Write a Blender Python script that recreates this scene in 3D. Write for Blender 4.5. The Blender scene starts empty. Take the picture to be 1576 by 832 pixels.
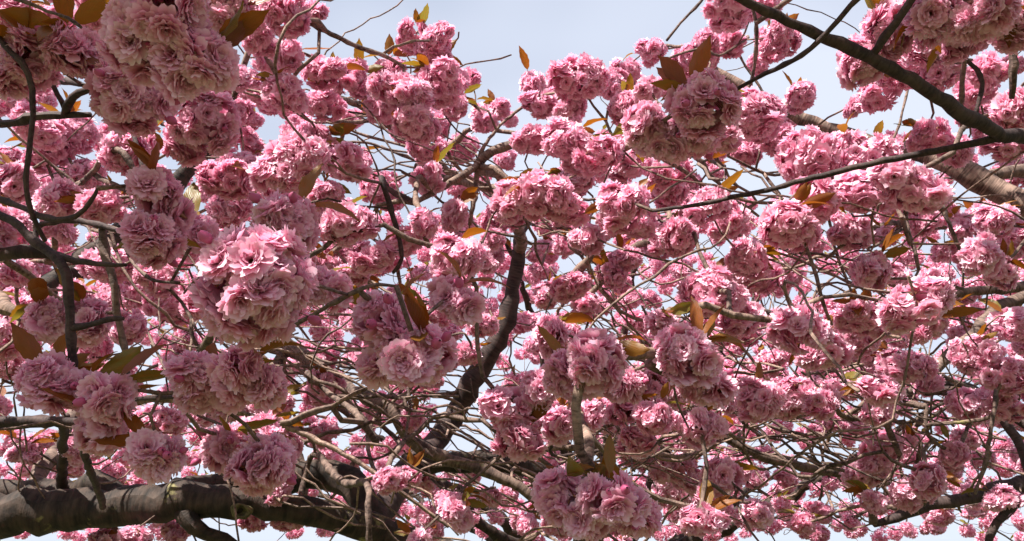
import bpy, math, random
import numpy as np
from mathutils import Vector, Matrix

# ------------------------------------------------------------------ camera, sky, sun, exposure
scene = bpy.context.scene
COL = scene.collection
F = 1190.0                      # focal length in photo pixels (1576 wide)
PITCH = math.radians(25.0)
CAM = np.array([0.0, 0.0, 1.6])
cam_d = bpy.data.cameras.new('camera')
cam_d.sensor_width = 36.0
cam_d.lens = 36.0 * F / 1576.0
cam_d.clip_start = 0.05
cam_d.clip_end = 2000.0
cam = bpy.data.objects.new('camera', cam_d)
COL.objects.link(cam)
cam.location = CAM
cam.rotation_euler = (math.pi / 2 + PITCH, 0, 0)
scene.camera = cam

SUN_EL, SUN_AZ = math.radians(53), math.radians(-136)    # azimuth clockwise from +Y (view direction)
sun_dir = Vector((math.sin(SUN_AZ) * math.cos(SUN_EL), math.cos(SUN_AZ) * math.cos(SUN_EL), math.sin(SUN_EL)))
w = bpy.data.worlds.new('World')
scene.world = w
w.use_nodes = True
nt = w.node_tree
nt.nodes.clear()
def N(nt, t, **kw):
    n = nt.nodes.new(t)
    for k, v in kw.items():
        setattr(n, k, v)
    return n
out = N(nt, 'ShaderNodeOutputWorld')
bg = N(nt, 'ShaderNodeBackground')
sky = N(nt, 'ShaderNodeTexSky', sky_type='NISHITA', sun_disc=False, sun_elevation=SUN_EL, sun_rotation=SUN_AZ,
        air_density=1.0, dust_density=1.6, ozone_density=1.0)
tc = N(nt, 'ShaderNodeTexCoord')
mp = N(nt, 'ShaderNodeMapping')
mp.inputs['Scale'].default_value = (1.0, 1.0, 2.2)
mp.inputs['Location'].default_value = (0.35, 0.2, 0.1)
nz = N(nt, 'ShaderNodeTexNoise')
nz.inputs['Scale'].default_value = 1.3
nz.inputs['Detail'].default_value = 3
nz.inputs['Roughness'].default_value = 0.5
rp = N(nt, 'ShaderNodeValToRGB')
rp.color_ramp.elements[0].position = 0.30
rp.color_ramp.elements[0].color = (0.42, 0.42, 0.42, 1)
rp.color_ramp.elements[1].position = 0.62
rp.color_ramp.elements[1].color = (0.92, 0.92, 0.92, 1)
mx = N(nt, 'ShaderNodeMix', data_type='RGBA')
mx.inputs['B'].default_value = (5.5, 5.9, 6.9, 1)      # thin bright cloud
L = nt.links.new
L(tc.outputs['Generated'], mp.inputs['Vector'])
L(mp.outputs['Vector'], nz.inputs['Vector'])
L(nz.outputs['Fac'], rp.inputs['Fac'])
L(rp.outputs['Color'], mx.inputs['Factor'])
L(sky.outputs['Color'], mx.inputs['A'])
L(mx.outputs['Result'], bg.inputs['Color'])
bg.inputs['Strength'].default_value = 0.062
L(bg.outputs['Background'], out.inputs['Surface'])

sl = bpy.data.lights.new('sun', 'SUN')
sl.energy = 5.0
sl.angle = math.radians(0.53)
sl.color = (1.0, 0.95, 0.87)
so = bpy.data.objects.new('sun', sl)
COL.objects.link(so)
so.location = (0, 0, 30)
so.rotation_euler = sun_dir.to_track_quat('Z', 'Y').to_euler()

scene.view_settings.view_transform = 'Standard'
scene.view_settings.look = 'None'
scene.view_settings.exposure = 1.34
scene.view_settings.gamma = 1.0
scene.view_settings.use_curve_mapping = False
scene.render.engine = 'CYCLES'
cy = scene.cycles
cy.use_denoising = True
cy.max_bounces = 7
cy.diffuse_bounces = 5
cy.transmission_bounces = 5
cy.glossy_bounces = 2
cy.sample_clamp_indirect = 6.0
cy.caustics_reflective = False
cy.caustics_refractive = False

# ------------------------------------------------------------------ helpers
rng = np.random.default_rng(11)
CP, SP = math.cos(PITCH), math.sin(PITCH)
RIGHT, FWD, UP = np.array([1, 0, 0.]), np.array([0, CP, SP]), np.array([0, -SP, CP])
def P(px, py, d):               # a point of the place: where the photo shows it, at its own distance
    return CAM + d * (FWD + (px - 788) / F * RIGHT - (py - 416) / F * UP)
def proj(p):
    v = np.asarray(p) - CAM
    d = v @ FWD
    if d < 0.05:
        return -9999., -9999., d
    return 788 + F * (v @ RIGHT) / d, 416 - F * (v @ UP) / d, d
def nrm(v):
    v = np.asarray(v, float)
    return v / (np.linalg.norm(v) + 1e-12)

def mesh_np(name, V, Q, UV=None, mats=(), MI=None):
    me = bpy.data.meshes.new(name)
    V = np.asarray(V, np.float32); Q = np.asarray(Q, np.int32)
    me.vertices.add(len(V)); me.vertices.foreach_set('co', V.ravel())
    me.loops.add(Q.size); me.loops.foreach_set('vertex_index', Q.ravel())
    me.polygons.add(len(Q))
    me.polygons.foreach_set('loop_start', np.arange(len(Q), dtype=np.int32) * 4)
    if UV is not None:
        uvl = me.uv_layers.new(name='UVMap')
        uvl.data.foreach_set('uv', np.asarray(UV, np.float32)[Q.ravel()].ravel())
    for m in mats:
        me.materials.append(m)
    if MI is not None:
        me.polygons.foreach_set('material_index', np.asarray(MI, np.int32))
    me.update(calc_edges=True)
    me.polygons.foreach_set('use_smooth', np.ones(len(Q), bool))
    return me

class MB:                       # gathers quads
    def __init__(s):
        s.V, s.Q, s.U, s.M, s.n = [], [], [], [], 0
    def add(s, V, Q, U, mi=0):
        s.V.append(V); s.Q.append(Q + s.n); s.U.append(U); s.M.append(np.full(len(Q), mi)); s.n += len(V)
    def mesh(s, name, mats):
        return mesh_np(name, np.concatenate(s.V), np.concatenate(s.Q), np.concatenate(s.U), mats, np.concatenate(s.M))
    def arrays(s):
        return np.concatenate(s.V), np.concatenate(s.Q), np.concatenate(s.U), np.concatenate(s.M)

def obj(name, me, parent=None, mat=None, loc=None):
    o = bpy.data.objects.new(name, me)
    COL.objects.link(o)
    if parent is not None:
        o.parent = parent
    if mat is not None:
        o.matrix_local = mat
    elif loc is not None:
        o.location = loc
    return o

def grid_quads(nu, nv):         # (nu+1) columns, (nv+1) rows, row-major
    q = []
    for j in range(nv):
        for i in range(nu):
            a = j * (nu + 1) + i
            q.append((a, a + 1, a + nu + 2, a + nu + 1))
    return np.array(q, np.int32)

def basis(axis, roll):          # 3x3 whose z column is axis
    z = nrm(axis)
    t = np.array([0, 0, 1.]) if abs(z[2]) < 0.9 else np.array([1., 0, 0])
    x = nrm(np.cross(t, z)); y = np.cross(z, x)
    c, s = math.cos(roll), math.sin(roll)
    return np.stack([c * x + s * y, -s * x + c * y, z], axis=1)

def tube(pts, rad, k=6):
    pts = np.asarray(pts, float); rad = np.asarray(rad, float)
    n = len(pts)
    T = np.gradient(pts, axis=0)
    T /= (np.linalg.norm(T, axis=1)[:, None] + 1e-9)
    x = nrm(np.cross(T[0], [0.31, 0.17, 0.93]))
    ang = np.linspace(0, 2 * math.pi, k + 1)
    V = np.zeros((n, k + 1, 3)); U = np.zeros((n, k + 1, 2))
    s = 0.0
    for i in range(n):
        x = nrm(x - T[i] * (x @ T[i]))
        y = np.cross(T[i], x)
        if i:
            s += np.linalg.norm(pts[i] - pts[i - 1])
        V[i] = pts[i] + rad[i] * (np.cos(ang)[:, None] * x + np.sin(ang)[:, None] * y)
        U[i, :, 0] = ang / (2 * math.pi); U[i, :, 1] = s
    return V.reshape(-1, 3), grid_quads(k, n - 1), U.reshape(-1, 2)

def tube_closed(pts, rad, k=6):
    pts = np.asarray(pts, float); rad = np.asarray(rad, float)
    a = pts[0] - nrm(pts[1] - pts[0]) * rad[0] * 0.25
    b = pts[-1] + nrm(pts[-1] - pts[-2]) * rad[-1] * 0.5
    return tube(np.vstack([a, pts, b]), np.concatenate([[rad[0] * 0.05], rad, [rad[-1] * 0.05]]), k)

def smooth(pts, step=0.05):     # Catmull-Rom through rows of any width (first three columns xyz)
    pts = np.asarray(pts, float)
    p = np.vstack([2 * pts[0] - pts[1], pts, 2 * pts[-1] - pts[-2]])
    res = [pts[0]]
    for i in range(1, len(p) - 2):
        m = max(2, int(np.linalg.norm(p[i + 1][:3] - p[i][:3]) / step))
        for t in np.linspace(0, 1, m + 1)[1:]:
            a, b, c, d = p[i - 1], p[i], p[i + 1], p[i + 2]
            res.append(0.5 * ((2 * b) + (-a + c) * t + (2 * a - 5 * b + 4 * c - d) * t * t + (-a + 3 * b - 3 * c + d) * t ** 3))
    return np.array(res)

# ------------------------------------------------------------------ materials
def material(name):
    m = bpy.data.materials.new(name)
    m.use_nodes = True
    t = m.node_tree
    t.nodes.clear()
    return m, t, N(t, 'ShaderNodeOutputMaterial')

def petal_material():
    m, t, o = material('petal_pink')
    L = t.links.new
    uv = N(t, 'ShaderNodeUVMap', uv_map='UVMap')
    sp = N(t, 'ShaderNodeSeparateXYZ')
    L(uv.outputs['UV'], sp.inputs['Vector'])
    r = N(t, 'ShaderNodeValToRGB')
    e = r.color_ramp.elements
    e[0].position = 0.0; e[0].color = (0.74, 0.29, 0.42, 1)
    e[1].position = 1.0; e[1].color = (0.95, 0.82, 0.89, 1)
    k = e.new(0.4); k.color = (0.85, 0.45, 0.60, 1)
    L(sp.outputs['Y'], r.inputs['Fac'])
    oi = N(t, 'ShaderNodeObjectInfo')
    ad = N(t, 'ShaderNodeMath', operation='MULTIPLY_ADD')     # petal and cluster variation
    L(oi.outputs['Random'], ad.inputs[0]); ad.inputs[1].default_value = 0.8
    ml = N(t, 'ShaderNodeMath', operation='MULTIPLY')
    L(sp.outputs['X'], ml.inputs[0]); ml.inputs[1].default_value = 0.55
    L(ml.outputs[0], ad.inputs[2])
    v = N(t, 'ShaderNodeMix', data_type='RGBA', blend_type='MULTIPLY')
    sc = N(t, 'ShaderNodeMath', operation='MULTIPLY'); sc.inputs[1].default_value = 0.62
    L(ad.outputs[0], sc.inputs[0])
    L(sc.outputs[0], v.inputs['Factor'])
    L(r.outputs['Color'], v.inputs['A'])
    v.inputs['B'].default_value = (0.94, 0.70, 0.79, 1)
    pb = N(t, 'ShaderNodeBsdfPrincipled')
    pb.inputs['Roughness'].default_value = 0.55
    pb.inputs['Specular IOR Level'].default_value = 0.25
    L(v.outputs['Result'], pb.inputs['Base Color'])
    tr = N(t, 'ShaderNodeBsdfTranslucent')
    v2 = N(t, 'ShaderNodeMix', data_type='RGBA', blend_type='MULTIPLY')
    v2.inputs['Factor'].default_value = 1.0
    v2.inputs['B'].default_value = (1.0, 0.68, 0.80, 1)
    L(v.outputs['Result'], v2.inputs['A'])
    L(v2.outputs['Result'], tr.inputs['Color'])
    ms = N(t, 'ShaderNodeMixShader')
    ms.inputs['Fac'].default_value = 0.42
    L(pb.outputs['BSDF'], ms.inputs[1]); L(tr.outputs['BSDF'], ms.inputs[2])
    L(ms.outputs['Shader'], o.inputs['Surface'])
    return m

def bud_material():
    m, t, o = material('bud_magenta')
    pb = N(t, 'ShaderNodeBsdfPrincipled')
    pb.inputs['Base Color'].default_value = (0.42, 0.07, 0.17, 1)
    pb.inputs['Roughness'].default_value = 0.5
    t.links.new(pb.outputs['BSDF'], o.inputs['Surface'])
    return m

def stalk_material():
    m, t, o = material('stalk_red_green')
    pb = N(t, 'ShaderNodeBsdfPrincipled')
    pb.inputs['Base Color'].default_value = (0.26, 0.12, 0.06, 1)
    pb.inputs['Roughness'].default_value = 0.6
    t.links.new(pb.outputs['BSDF'], o.inputs['Surface'])
    return m

def leaf_material():
    m, t, o = material('leaf_bronze')
    L = t.links.new
    oi = N(t, 'ShaderNodeObjectInfo')
    r = N(t, 'ShaderNodeValToRGB')
    e = r.color_ramp.elements
    e[0].position = 0.0; e[0].color = (0.24, 0.070, 0.016, 1)
    e[1].position = 1.0; e[1].color = (0.20, 0.17, 0.03, 1)
    k = e.new(0.45); k.color = (0.29, 0.105, 0.018, 1)
    k = e.new(0.78); k.color = (0.27, 0.135, 0.020, 1)
    uv = N(t, 'ShaderNodeUVMap', uv_map='UVMap')
    sp = N(t, 'ShaderNodeSeparateXYZ'); L(uv.outputs['UV'], sp.inputs['Vector'])
    a = N(t, 'ShaderNodeMath', operation='ADD', use_clamp=True)
    L(oi.outputs['Random'], a.inputs[0])
    nz = N(t, 'ShaderNodeTexNoise'); nz.inputs['Scale'].default_value = 4.0
    L(uv.outputs['UV'], nz.inputs['Vector'])
    s = N(t, 'ShaderNodeMath', operation='MULTIPLY_ADD'); s.inputs[1].default_value = 0.5; s.inputs[2].default_value = -0.25
    L(nz.outputs['Fac'], s.inputs[0]); L(s.outputs[0], a.inputs[1])
    L(a.outputs[0], r.inputs['Fac'])
    # veins: darker and raised lines running off the midrib
    wv = N(t, 'ShaderNodeMath', operation='PINGPONG'); wv.inputs[1].default_value = 0.055
    ab = N(t, 'ShaderNodeMath', operation='ABSOLUTE')
    mi = N(t, 'ShaderNodeMath', operation='SUBTRACT'); mi.inputs[1].default_value = 0.5
    L(sp.outputs['X'], mi.inputs[0]); L(mi.outputs[0], ab.inputs[0])
    sb = N(t, 'ShaderNodeMath', operation='SUBTRACT')
    L(sp.outputs['Y'], sb.inputs[0]); L(ab.outputs[0], sb.inputs[1]); L(sb.outputs[0], wv.inputs[0])
    bp = N(t, 'ShaderNodeBump'); bp.inputs['Strength'].default_value = 0.6; bp.inputs['Distance'].default_value = 0.01
    L(wv.outputs[0], bp.inputs['Height'])
    pb = N(t, 'ShaderNodeBsdfPrincipled')
    pb.inputs['Roughness'].default_value = 0.42
    L(r.outputs['Color'], pb.inputs['Base Color']); L(bp.outputs['Normal'], pb.inputs['Normal'])
    tr = N(t, 'ShaderNodeBsdfTranslucent')
    hs = N(t, 'ShaderNodeHueSaturation'); hs.inputs['Value'].default_value = 0.85; hs.inputs['Saturation'].default_value = 1.05
    L(r.outputs['Color'], hs.inputs['Color']); L(hs.outputs['Color'], tr.inputs['Color'])
    ms = N(t, 'ShaderNodeMixShader'); ms.inputs['Fac'].default_value = 0.5
    L(pb.outputs['BSDF'], ms.inputs[1]); L(tr.outputs['BSDF'], ms.inputs[2])
    L(ms.outputs['Shader'], o.inputs['Surface'])
    return m

def bark_material(name, dark, light, lichen=0.0, su=3.0, sv=26.0, bump=0.004):
    m, t, o = material(name)
    L = t.links.new
    uv = N(t, 'ShaderNodeUVMap', uv_map='UVMap')
    mp = N(t, 'ShaderNodeMapping'); mp.inputs['Scale'].default_value = (su, sv, 1)
    L(uv.outputs['UV'], mp.inputs['Vector'])
    n1 = N(t, 'ShaderNodeTexNoise'); n1.inputs['Scale'].default_value = 1.0; n1.inputs['Detail'].default_value = 5; n1.inputs['Roughness'].default_value = 0.65
    L(mp.outputs['Vector'], n1.inputs['Vector'])
    ge = N(t, 'ShaderNodeNewGeometry')
    n2 = N(t, 'ShaderNodeTexNoise'); n2.inputs['Scale'].default_value = 22.0; n2.inputs['Detail'].default_value = 5
    L(ge.outputs['Position'], n2.inputs['Vector'])
    r = N(t, 'ShaderNodeValToRGB')
    e = r.color_ramp.elements
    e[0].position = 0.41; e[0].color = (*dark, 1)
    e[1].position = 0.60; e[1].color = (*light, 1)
    av = N(t, 'ShaderNodeMath', operation='MULTIPLY_ADD'); av.inputs[1].default_value = 0.55
    hf = N(t, 'ShaderNodeMath', operation='MULTIPLY'); hf.inputs[1].default_value = 0.45
    L(n1.outputs['Fac'], av.inputs[0]); L(n2.outputs['Fac'], hf.inputs[0]); L(hf.outputs[0], av.inputs[2])
    L(av.outputs[0], r.inputs['Fac'])
    col = r.outputs['Color']
    if lichen > 0:
        n3 = N(t, 'ShaderNodeTexNoise'); n3.inputs['Scale'].default_value = 7.0; n3.inputs['Detail'].default_value = 6; n3.inputs['Roughness'].default_value = 0.6
        L(ge.outputs['Position'], n3.inputs['Vector'])
        lr = N(t, 'ShaderNodeValToRGB')
        lr.color_ramp.elements[0].position = 0.66 - 0.12 * lichen
        lr.color_ramp.elements[1].position = 0.72 - 0.10 * lichen
        L(n3.outputs['Fac'], lr.inputs['Fac'])
        mx = N(t, 'ShaderNodeMix', data_type='RGBA')
        L(lr.outputs['Color'], mx.inputs['Factor']); L(col, mx.inputs['A'])
        mx.inputs['B'].default_value = (0.25, 0.22, 0.09, 1)
        col = mx.outputs['Result']
    bp = N(t, 'ShaderNodeBump'); bp.inputs['Strength'].default_value = 0.9; bp.inputs['Distance'].default_value = bump
    L(av.outputs[0], bp.inputs['Height'])
    pb = N(t, 'ShaderNodeBsdfPrincipled')
    pb.inputs['Roughness'].default_value = 0.75
    pb.inputs['Specular IOR Level'].default_value = 0.3
    L(col, pb.inputs['Base Color']); L(bp.outputs['Normal'], pb.inputs['Normal'])
    L(pb.outputs['BSDF'], o.inputs['Surface'])
    return m

PETAL, BUD, STALK, LEAF = petal_material(), bud_material(), stalk_material(), leaf_material()
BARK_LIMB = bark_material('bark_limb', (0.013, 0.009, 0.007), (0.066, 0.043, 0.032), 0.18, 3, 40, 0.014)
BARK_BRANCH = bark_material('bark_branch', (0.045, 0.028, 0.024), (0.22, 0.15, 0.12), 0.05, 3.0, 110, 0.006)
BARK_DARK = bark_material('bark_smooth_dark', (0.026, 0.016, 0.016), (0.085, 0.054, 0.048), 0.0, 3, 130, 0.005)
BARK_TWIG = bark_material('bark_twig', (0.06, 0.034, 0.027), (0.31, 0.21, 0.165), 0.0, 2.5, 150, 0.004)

def ground_material():
    m, t, o = material('grass_ground')
    nz = N(t, 'ShaderNodeTexNoise'); nz.inputs['Scale'].default_value = 3.0; nz.inputs['Detail'].default_value = 8
    r = N(t, 'ShaderNodeValToRGB')
    r.color_ramp.elements[0].position = 0.35; r.color_ramp.elements[0].color = (0.045, 0.055, 0.02, 1)
    r.color_ramp.elements[1].position = 0.7; r.color_ramp.elements[1].color = (0.13, 0.125, 0.06, 1)
    g = N(t, 'ShaderNodeNewGeometry')
    pb = N(t, 'ShaderNodeBsdfPrincipled'); pb.inputs['Roughness'].default_value = 0.9
    t.links.new(g.outputs['Position'], nz.inputs['Vector'])
    t.links.new(nz.outputs['Fac'], r.inputs['Fac'])
    t.links.new(r.outputs['Color'], pb.inputs['Base Color'])
    t.links.new(pb.outputs['BSDF'], o.inputs['Surface'])
    return m
gs = 900.0
gx = np.linspace(-1, 1, 41); gx = np.sign(gx) * np.abs(gx) ** 3 * gs
GV = np.array([(x, y, 0.03 * math.sin(x * 0.7) * math.cos(y * 0.5) if abs(x) + abs(y) < 60 else 0.0) for y in gx for x in gx])
ground = obj('ground', mesh_np('ground', GV, grid_quads(40, 40), None, [ground_material()]))
ground['kind'] = 'structure'
ground['label'] = 'short green grass under the cherry trees'

# ------------------------------------------------------------------ blossom, bud and leaf shapes
def petal(g, nu, nv, L_, W_, th0, bend, az, cup, frill):
    t = np.linspace(0, 1, nv + 1)
    th = th0 + bend * t
    ds = L_ / nv
    r = np.concatenate([[0], np.cumsum(np.sin((th[:-1] + th[1:]) / 2) * ds)]) + 0.0025
    z = np.concatenate([[0], np.cumsum(np.cos((th[:-1] + th[1:]) / 2) * ds)])
    wd = W_ * np.interp(t, [0, .2, .5, .75, .9, 1], [.22, .45, .84, 1.0, .95, .74])
    u = np.linspace(-1, 1, nu + 1)
    V = np.zeros((nv + 1, nu + 1, 3))
    nr, nzv = np.cos(th), -np.sin(th)         # petal normal in the (r, z) plane: points outwards and down
    twist = g.normal(0, 0.18)
    for j in range(nv + 1):
        cu = -cup * W_ * (u ** 2) * (0.4 + 0.6 * t[j])
        rr = r[j] + nr[j] * cu
        zz = z[j] + nzv[j] * cu + twist * u * wd[j] * t[j]
        x = u * wd[j]
        if j == nv:
            k = g.normal(0, frill, nu + 1) - 0.0034 * (np.abs(u) < 0.15) - 0.0016 * np.abs(u) ** 3
            rr = rr + k * np.sin(th[j]); zz = zz + k * np.cos(th[j])
        if 0 < j:
            b = g.normal(0, frill * 0.55, nu + 1)
            rr = rr + nr[j] * b; zz = zz + nzv[j] * b
        V[j, :, 0] = rr; V[j, :, 1] = x; V[j, :, 2] = zz
    V = V.reshape(-1, 3)
    c, s = math.cos(az), math.sin(az)
    V = np.stack([V[:, 0] * c - V[:, 1] * s, V[:, 0] * s + V[:, 1] * c, V[:, 2]], 1)
    U = np.zeros((nv + 1, nu + 1, 2)); U[:, :, 0] = g.random(); U[:, :, 1] = t[:, None]
    return V, grid_quads(nu, nv), U.reshape(-1, 2)

RINGS = {  # count, lean from the axis (deg), bend, length, half width
    'hi': (4, 4, [(8, 82, 10, .0245, .0092), (8, 66, 16, .0240, .0090), (7, 50, 20, .0225, .0084), (6, 34, 22, .0205, .0076), (6, 20, 20, .0175, .0066), (5, 8, 10, .0140, .0056)]),
    'mid': (2, 3, [(8, 80, 10, .0250, .0098), (7, 60, 18, .0240, .0094), (6, 40, 22, .0215, .0086), (5, 20, 20, .0185, .0076), (3, 5, 8, .0150, .0062)]),
    'low': (2, 2, [(7, 76, 12, .0252, .0108), (6, 50, 22, .0235, .0104), (5, 18, 20, .0195, .0090)]),
    'far': (2, 1, [(6, 72, 0, .0255, .0115), (4, 34, 0, .0225, .0105)]),
}
def flower(g, lod, openness=1.0):
    nu, nv, rings = RINGS[lod]
    b = MB()
    for (n, th, bend, ln, wd) in rings:
        a0 = g.random() * 6.28
        for i in range(n):
            b.add(*petal(g, nu, nv, ln * g.uniform(.86, 1.1), wd * g.uniform(.85, 1.15),
                         math.radians(th * openness + g.normal(0, 7)), math.radians(bend + g.normal(0, 14)),
                         a0 + 6.283 * i / n + g.normal(0, .12), g.uniform(.0, .35), .0011 if lod == 'hi' else .0017))
    # calyx at the back of the flower
    k = 6 if lod == 'hi' else 4
    if lod in ('hi', 'mid'):
        v, q, u = tube([(0, 0, -.010), (0, 0, -.006), (0, 0, .0), (0, 0, .004)], [.0007, .0022, .0030, .0042], k)
        b.add(v, q, u, 1)
    return b.arrays()

FLOWERS = {lod: [flower(rng, lod, rng.uniform(.82, 1.08)) for _ in range(n)] for lod, n in (('hi', 9), ('mid', 7), ('low', 5), ('far', 4))}
FLOWER_MESH = []
for a in FLOWERS['hi']:
    FLOWER_MESH.append(mesh_np('blossom', a[0], a[1], a[2], [PETAL, STALK], a[3]))

def bud_arrays(k=7):
    s = np.linspace(0, 1, 8)
    r = .0068 * np.sin(np.pi * np.clip(s * .93 + .03, 0, 1)) ** .8
    r[0] = .002
    v, q, u = tube(np.stack([0 * s, 0 * s, s * .019], 1), r, k)
    v[:, 0] += 0.0012 * np.sin(v[:, 2] * 300)
    return v, q, u
BUD_MESH = mesh_np('bud', *bud_arrays(), [BUD])

def leaf_arrays(g, n=9, L_=.082, W_=.0150):
    # two half blades folded along the midrib, toothed edge, drawn-out tip, arching
    cols = 5
    s = np.linspace(0, 1, n + 1)
    w_ = W_ * np.sin(np.pi * np.clip(s, 0, 1) ** .8) ** .85 * np.where(s > .8, .78, 1) + .0004
    fold = g.uniform(.15, .55); arch = g.uniform(-.35, .9); wave = g.uniform(0, .002); side = g.normal(0, .25)
    V = np.zeros((n + 1, cols, 3)); U = np.zeros((n + 1, cols, 2))
    th = g.uniform(-.2, .1)
    p = np.array([0., 0., 0.])
    for j in range(n + 1):
        a = th + arch * s[j]
        b_ = side * s[j]
        if j:
            p = p + L_ / n * np.array([math.sin(b_) * math.cos(a), math.cos(b_) * math.cos(a), -math.sin(a)])
        for i in range(cols):
            u = (i - 2) / 2
            tooth = (1 + (.08 if j % 2 else -.04)) if abs(u) == 1 else 1
            x = u * w_[j] * tooth
            zz = fold * abs(x) + wave * math.sin(j * 1.7 + (2 if u > 0 else 0)) * abs(u)
            V[j, i] = p + np.array([x * math.cos(b_), -x * math.sin(b_), zz])
            U[j, i] = (i / (cols - 1), s[j])
    v1, q1, u1 = V.reshape(-1, 3), grid_quads(cols - 1, n), U.reshape(-1, 2)
    v1[:, 1] += .012
    b = MB(); b.add(v1, q1, u1)
    b.add(*tube([(0, -.002, 0), (0, .006, .0003), (0, .018, -.0004)], [.0009, .0008, .0006], 4), 1)
    return b.arrays()
LEAVES = [leaf_arrays(rng) for _ in range(7)]
LEAF_MESH = [mesh_np('leaf', a[0], a[1], a[2], [LEAF, STALK], a[3]) for a in LEAVES]
LEAVES_FAR = [leaf_arrays(rng, 3) for _ in range(3)]

def layout(g, R, wide=1.0):     # flower places on a hanging bunch of one to four merged lobes, spur point near the top
    ga = math.pi * (3 - math.sqrt(5))
    lobes = [(g.normal(0, .06 * R, 3), R * g.uniform(.74, .92))]
    for _ in range(int(g.integers(1, 4))):
        a = g.random() * 6.28
        o = np.array([math.cos(a) * wide, math.sin(a) * wide, g.uniform(-.75, .25)]) * R * g.uniform(.42, .68)
        lobes.append((o, R * g.uniform(.46, .72)))
    res = []
    for li, (c, r) in enumerate(lobes):
        n = max(5, int(36 * (r / .075) ** 2))
        a0 = g.random() * 6.28
        for i in range(n):
            z = 0.90 - 1.88 * (i + .5) / n
            a = a0 + ga * i
            q = math.sqrt(max(0, 1 - z * z))
            d = nrm(np.array([q * math.cos(a), q * math.sin(a), z]) + g.normal(0, .15, 3))
            p = c + d * max(.010, (r - .0190) * g.uniform(.82, 1.10))
            if any(np.linalg.norm(p - c2) < r2 * .72 for lj, (c2, r2) in enumerate(lobes) if lj != li):
                continue
            res.append((p, nrm(d + g.normal(0, .30, 3)), g.random() * 6.28, g.uniform(.84, 1.12)))
        for i in range(max(1, n // 5)):      # flowers deeper in
            d = nrm(g.normal(0, 1, 3) - [0, 0, .3])
            res.append((c + d * r * .38, d, g.random() * 6.28, .9))
    m = np.mean([q[0] for q in res], 0) * [.9, .9, .6]
    return [(p - m, ax, ro, sc) for (p, ax, ro, sc) in res]
def stalks(g, lay, R, k=3, frac=1.0):
    b = MB()
    s = np.array([0, 0, R * .42])
    for (p, ax, ro, sc) in lay:
        if g.random() > frac:
            continue
        e = p - ax * .009 * sc
        m = (s + e) / 2 + np.array([0, 0, .006])
        b.add(*tube([s, m, e], [.0009, .0008, .0008], k), 1)
    return b
def cluster_arrays(g, lod, R, leaves=0):
    lay = layout(g, R)
    b = MB()
    for (p, ax, ro, sc) in lay:
        V, Q, U, M = FLOWERS[lod][g.integers(len(FLOWERS[lod]))]
        V = (V * sc) @ basis(ax, ro).T + p
        U = U.copy(); U[:, 0] = (U[:, 0] + g.random()) % 1.0
        b.V.append(V); b.Q.append(Q + b.n); b.U.append(U); b.M.append(M); b.n += len(V)
    if lod == 'mid':
        V, Q, U, M = stalks(g, lay, R, 3, .5).arrays()
        b.V.append(V); b.Q.append(Q + b.n); b.U.append(U); b.M.append(M); b.n += len(V)
    for i in range(leaves):
        V, Q, U, M = LEAVES_FAR[g.integers(3)]
        a = g.random() * 6.28
        B = leaf_basis(a, g.uniform(-.2, 1.0), g.normal(0, .5))
        V = (V * g.uniform(.8, 1.2)) @ B.T + np.array([0, 0, R * .5])
        b.V.append(V); b.Q.append(Q + b.n); b.U.append(U); b.M.append(np.where(M == 1, 1, 2)); b.n += len(V)
    return b.arrays()
def leaf_basis(az, lift, roll):
    y = np.array([math.cos(az) * math.cos(lift), math.sin(az) * math.cos(lift), math.sin(lift)])
    x = nrm(np.cross(y, [0, 0, 1.])); z = np.cross(x, y)
    c, s = math.cos(roll), math.sin(roll)
    return np.stack([c * x + s * z, y, -s * x + c * z], 1)

CL_R = [.052, .058, .064, .070, .076, .082]
VAR = {'mid': [], 'low': []}
for lod, per in (('mid', 3), ('low', 2)):
    for R in CL_R:
        for k in range(per):
            A = cluster_arrays(rng, lod, R, 0 if lod == 'mid' else int(rng.integers(0, 4)))
            VAR[lod].append((R, mesh_np('blossom_cluster', A[0], A[1], A[2], [PETAL, STALK, LEAF], A[3])))
FARC = [(R, cluster_arrays(rng, 'far', R, int(rng.integers(0, 3)))) for R in (.055, .062, .07, .078) for _ in range(2)]

# ------------------------------------------------------------------ the three trees and their branch networks
class Tree:
    def __init__(s, loc, label):
        s.root = bpy.data.objects.new('cherry_tree', None)
        COL.objects.link(s.root)
        s.root.location = loc
        s.loc = np.array(loc, float)
        s.root['label'] = label
        s.root['category'] = 'tree'
        s.root['group'] = 'blossoming cherry trees'
        s.pts = np.zeros((40000, 3)); s.par = np.full(40000, -1); s.fix = np.zeros(40000); s.n = 0
        s.tip = []
    def node(s, p, par, fix=0.0):
        s.pts[s.n] = p; s.par[s.n] = par; s.fix[s.n] = fix; s.n += 1
        return s.n - 1
    def nearest(s, p, mn=0.0, first=None, hidden=False):
        m = s.n if first is None else first
        d = np.linalg.norm(s.pts[:m] - p, axis=1)
        # prefer wood that lies further in (towards the trunk side) and a little above or level
        dep = (s.pts[:m] - CAM) @ FWD; dp = (np.asarray(p) - CAM) @ FWD
        if hidden:              # wood outside the view carries what grows outside the view
            v = s.pts[:m] - CAM; z = np.maximum(dep, .05)
            ix, iy = 788 + F * v[:, 0] / z, 416 - F * (v @ UP) / z
            d = d + 4.0 * ((dep > .05) & (ix > -60) & (ix < 1636) & (iy > -60) & (iy < 892))
        i = int(np.argmin(np.where(d < mn, 1e9, d) + 0.25 * np.clip(s.pts[:m, 2] - p[2], 0, 9) + 1.6 * np.clip(dp - dep - .2, 0, 9)))
        return i, float(np.linalg.norm(s.pts[i] - p))

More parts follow.
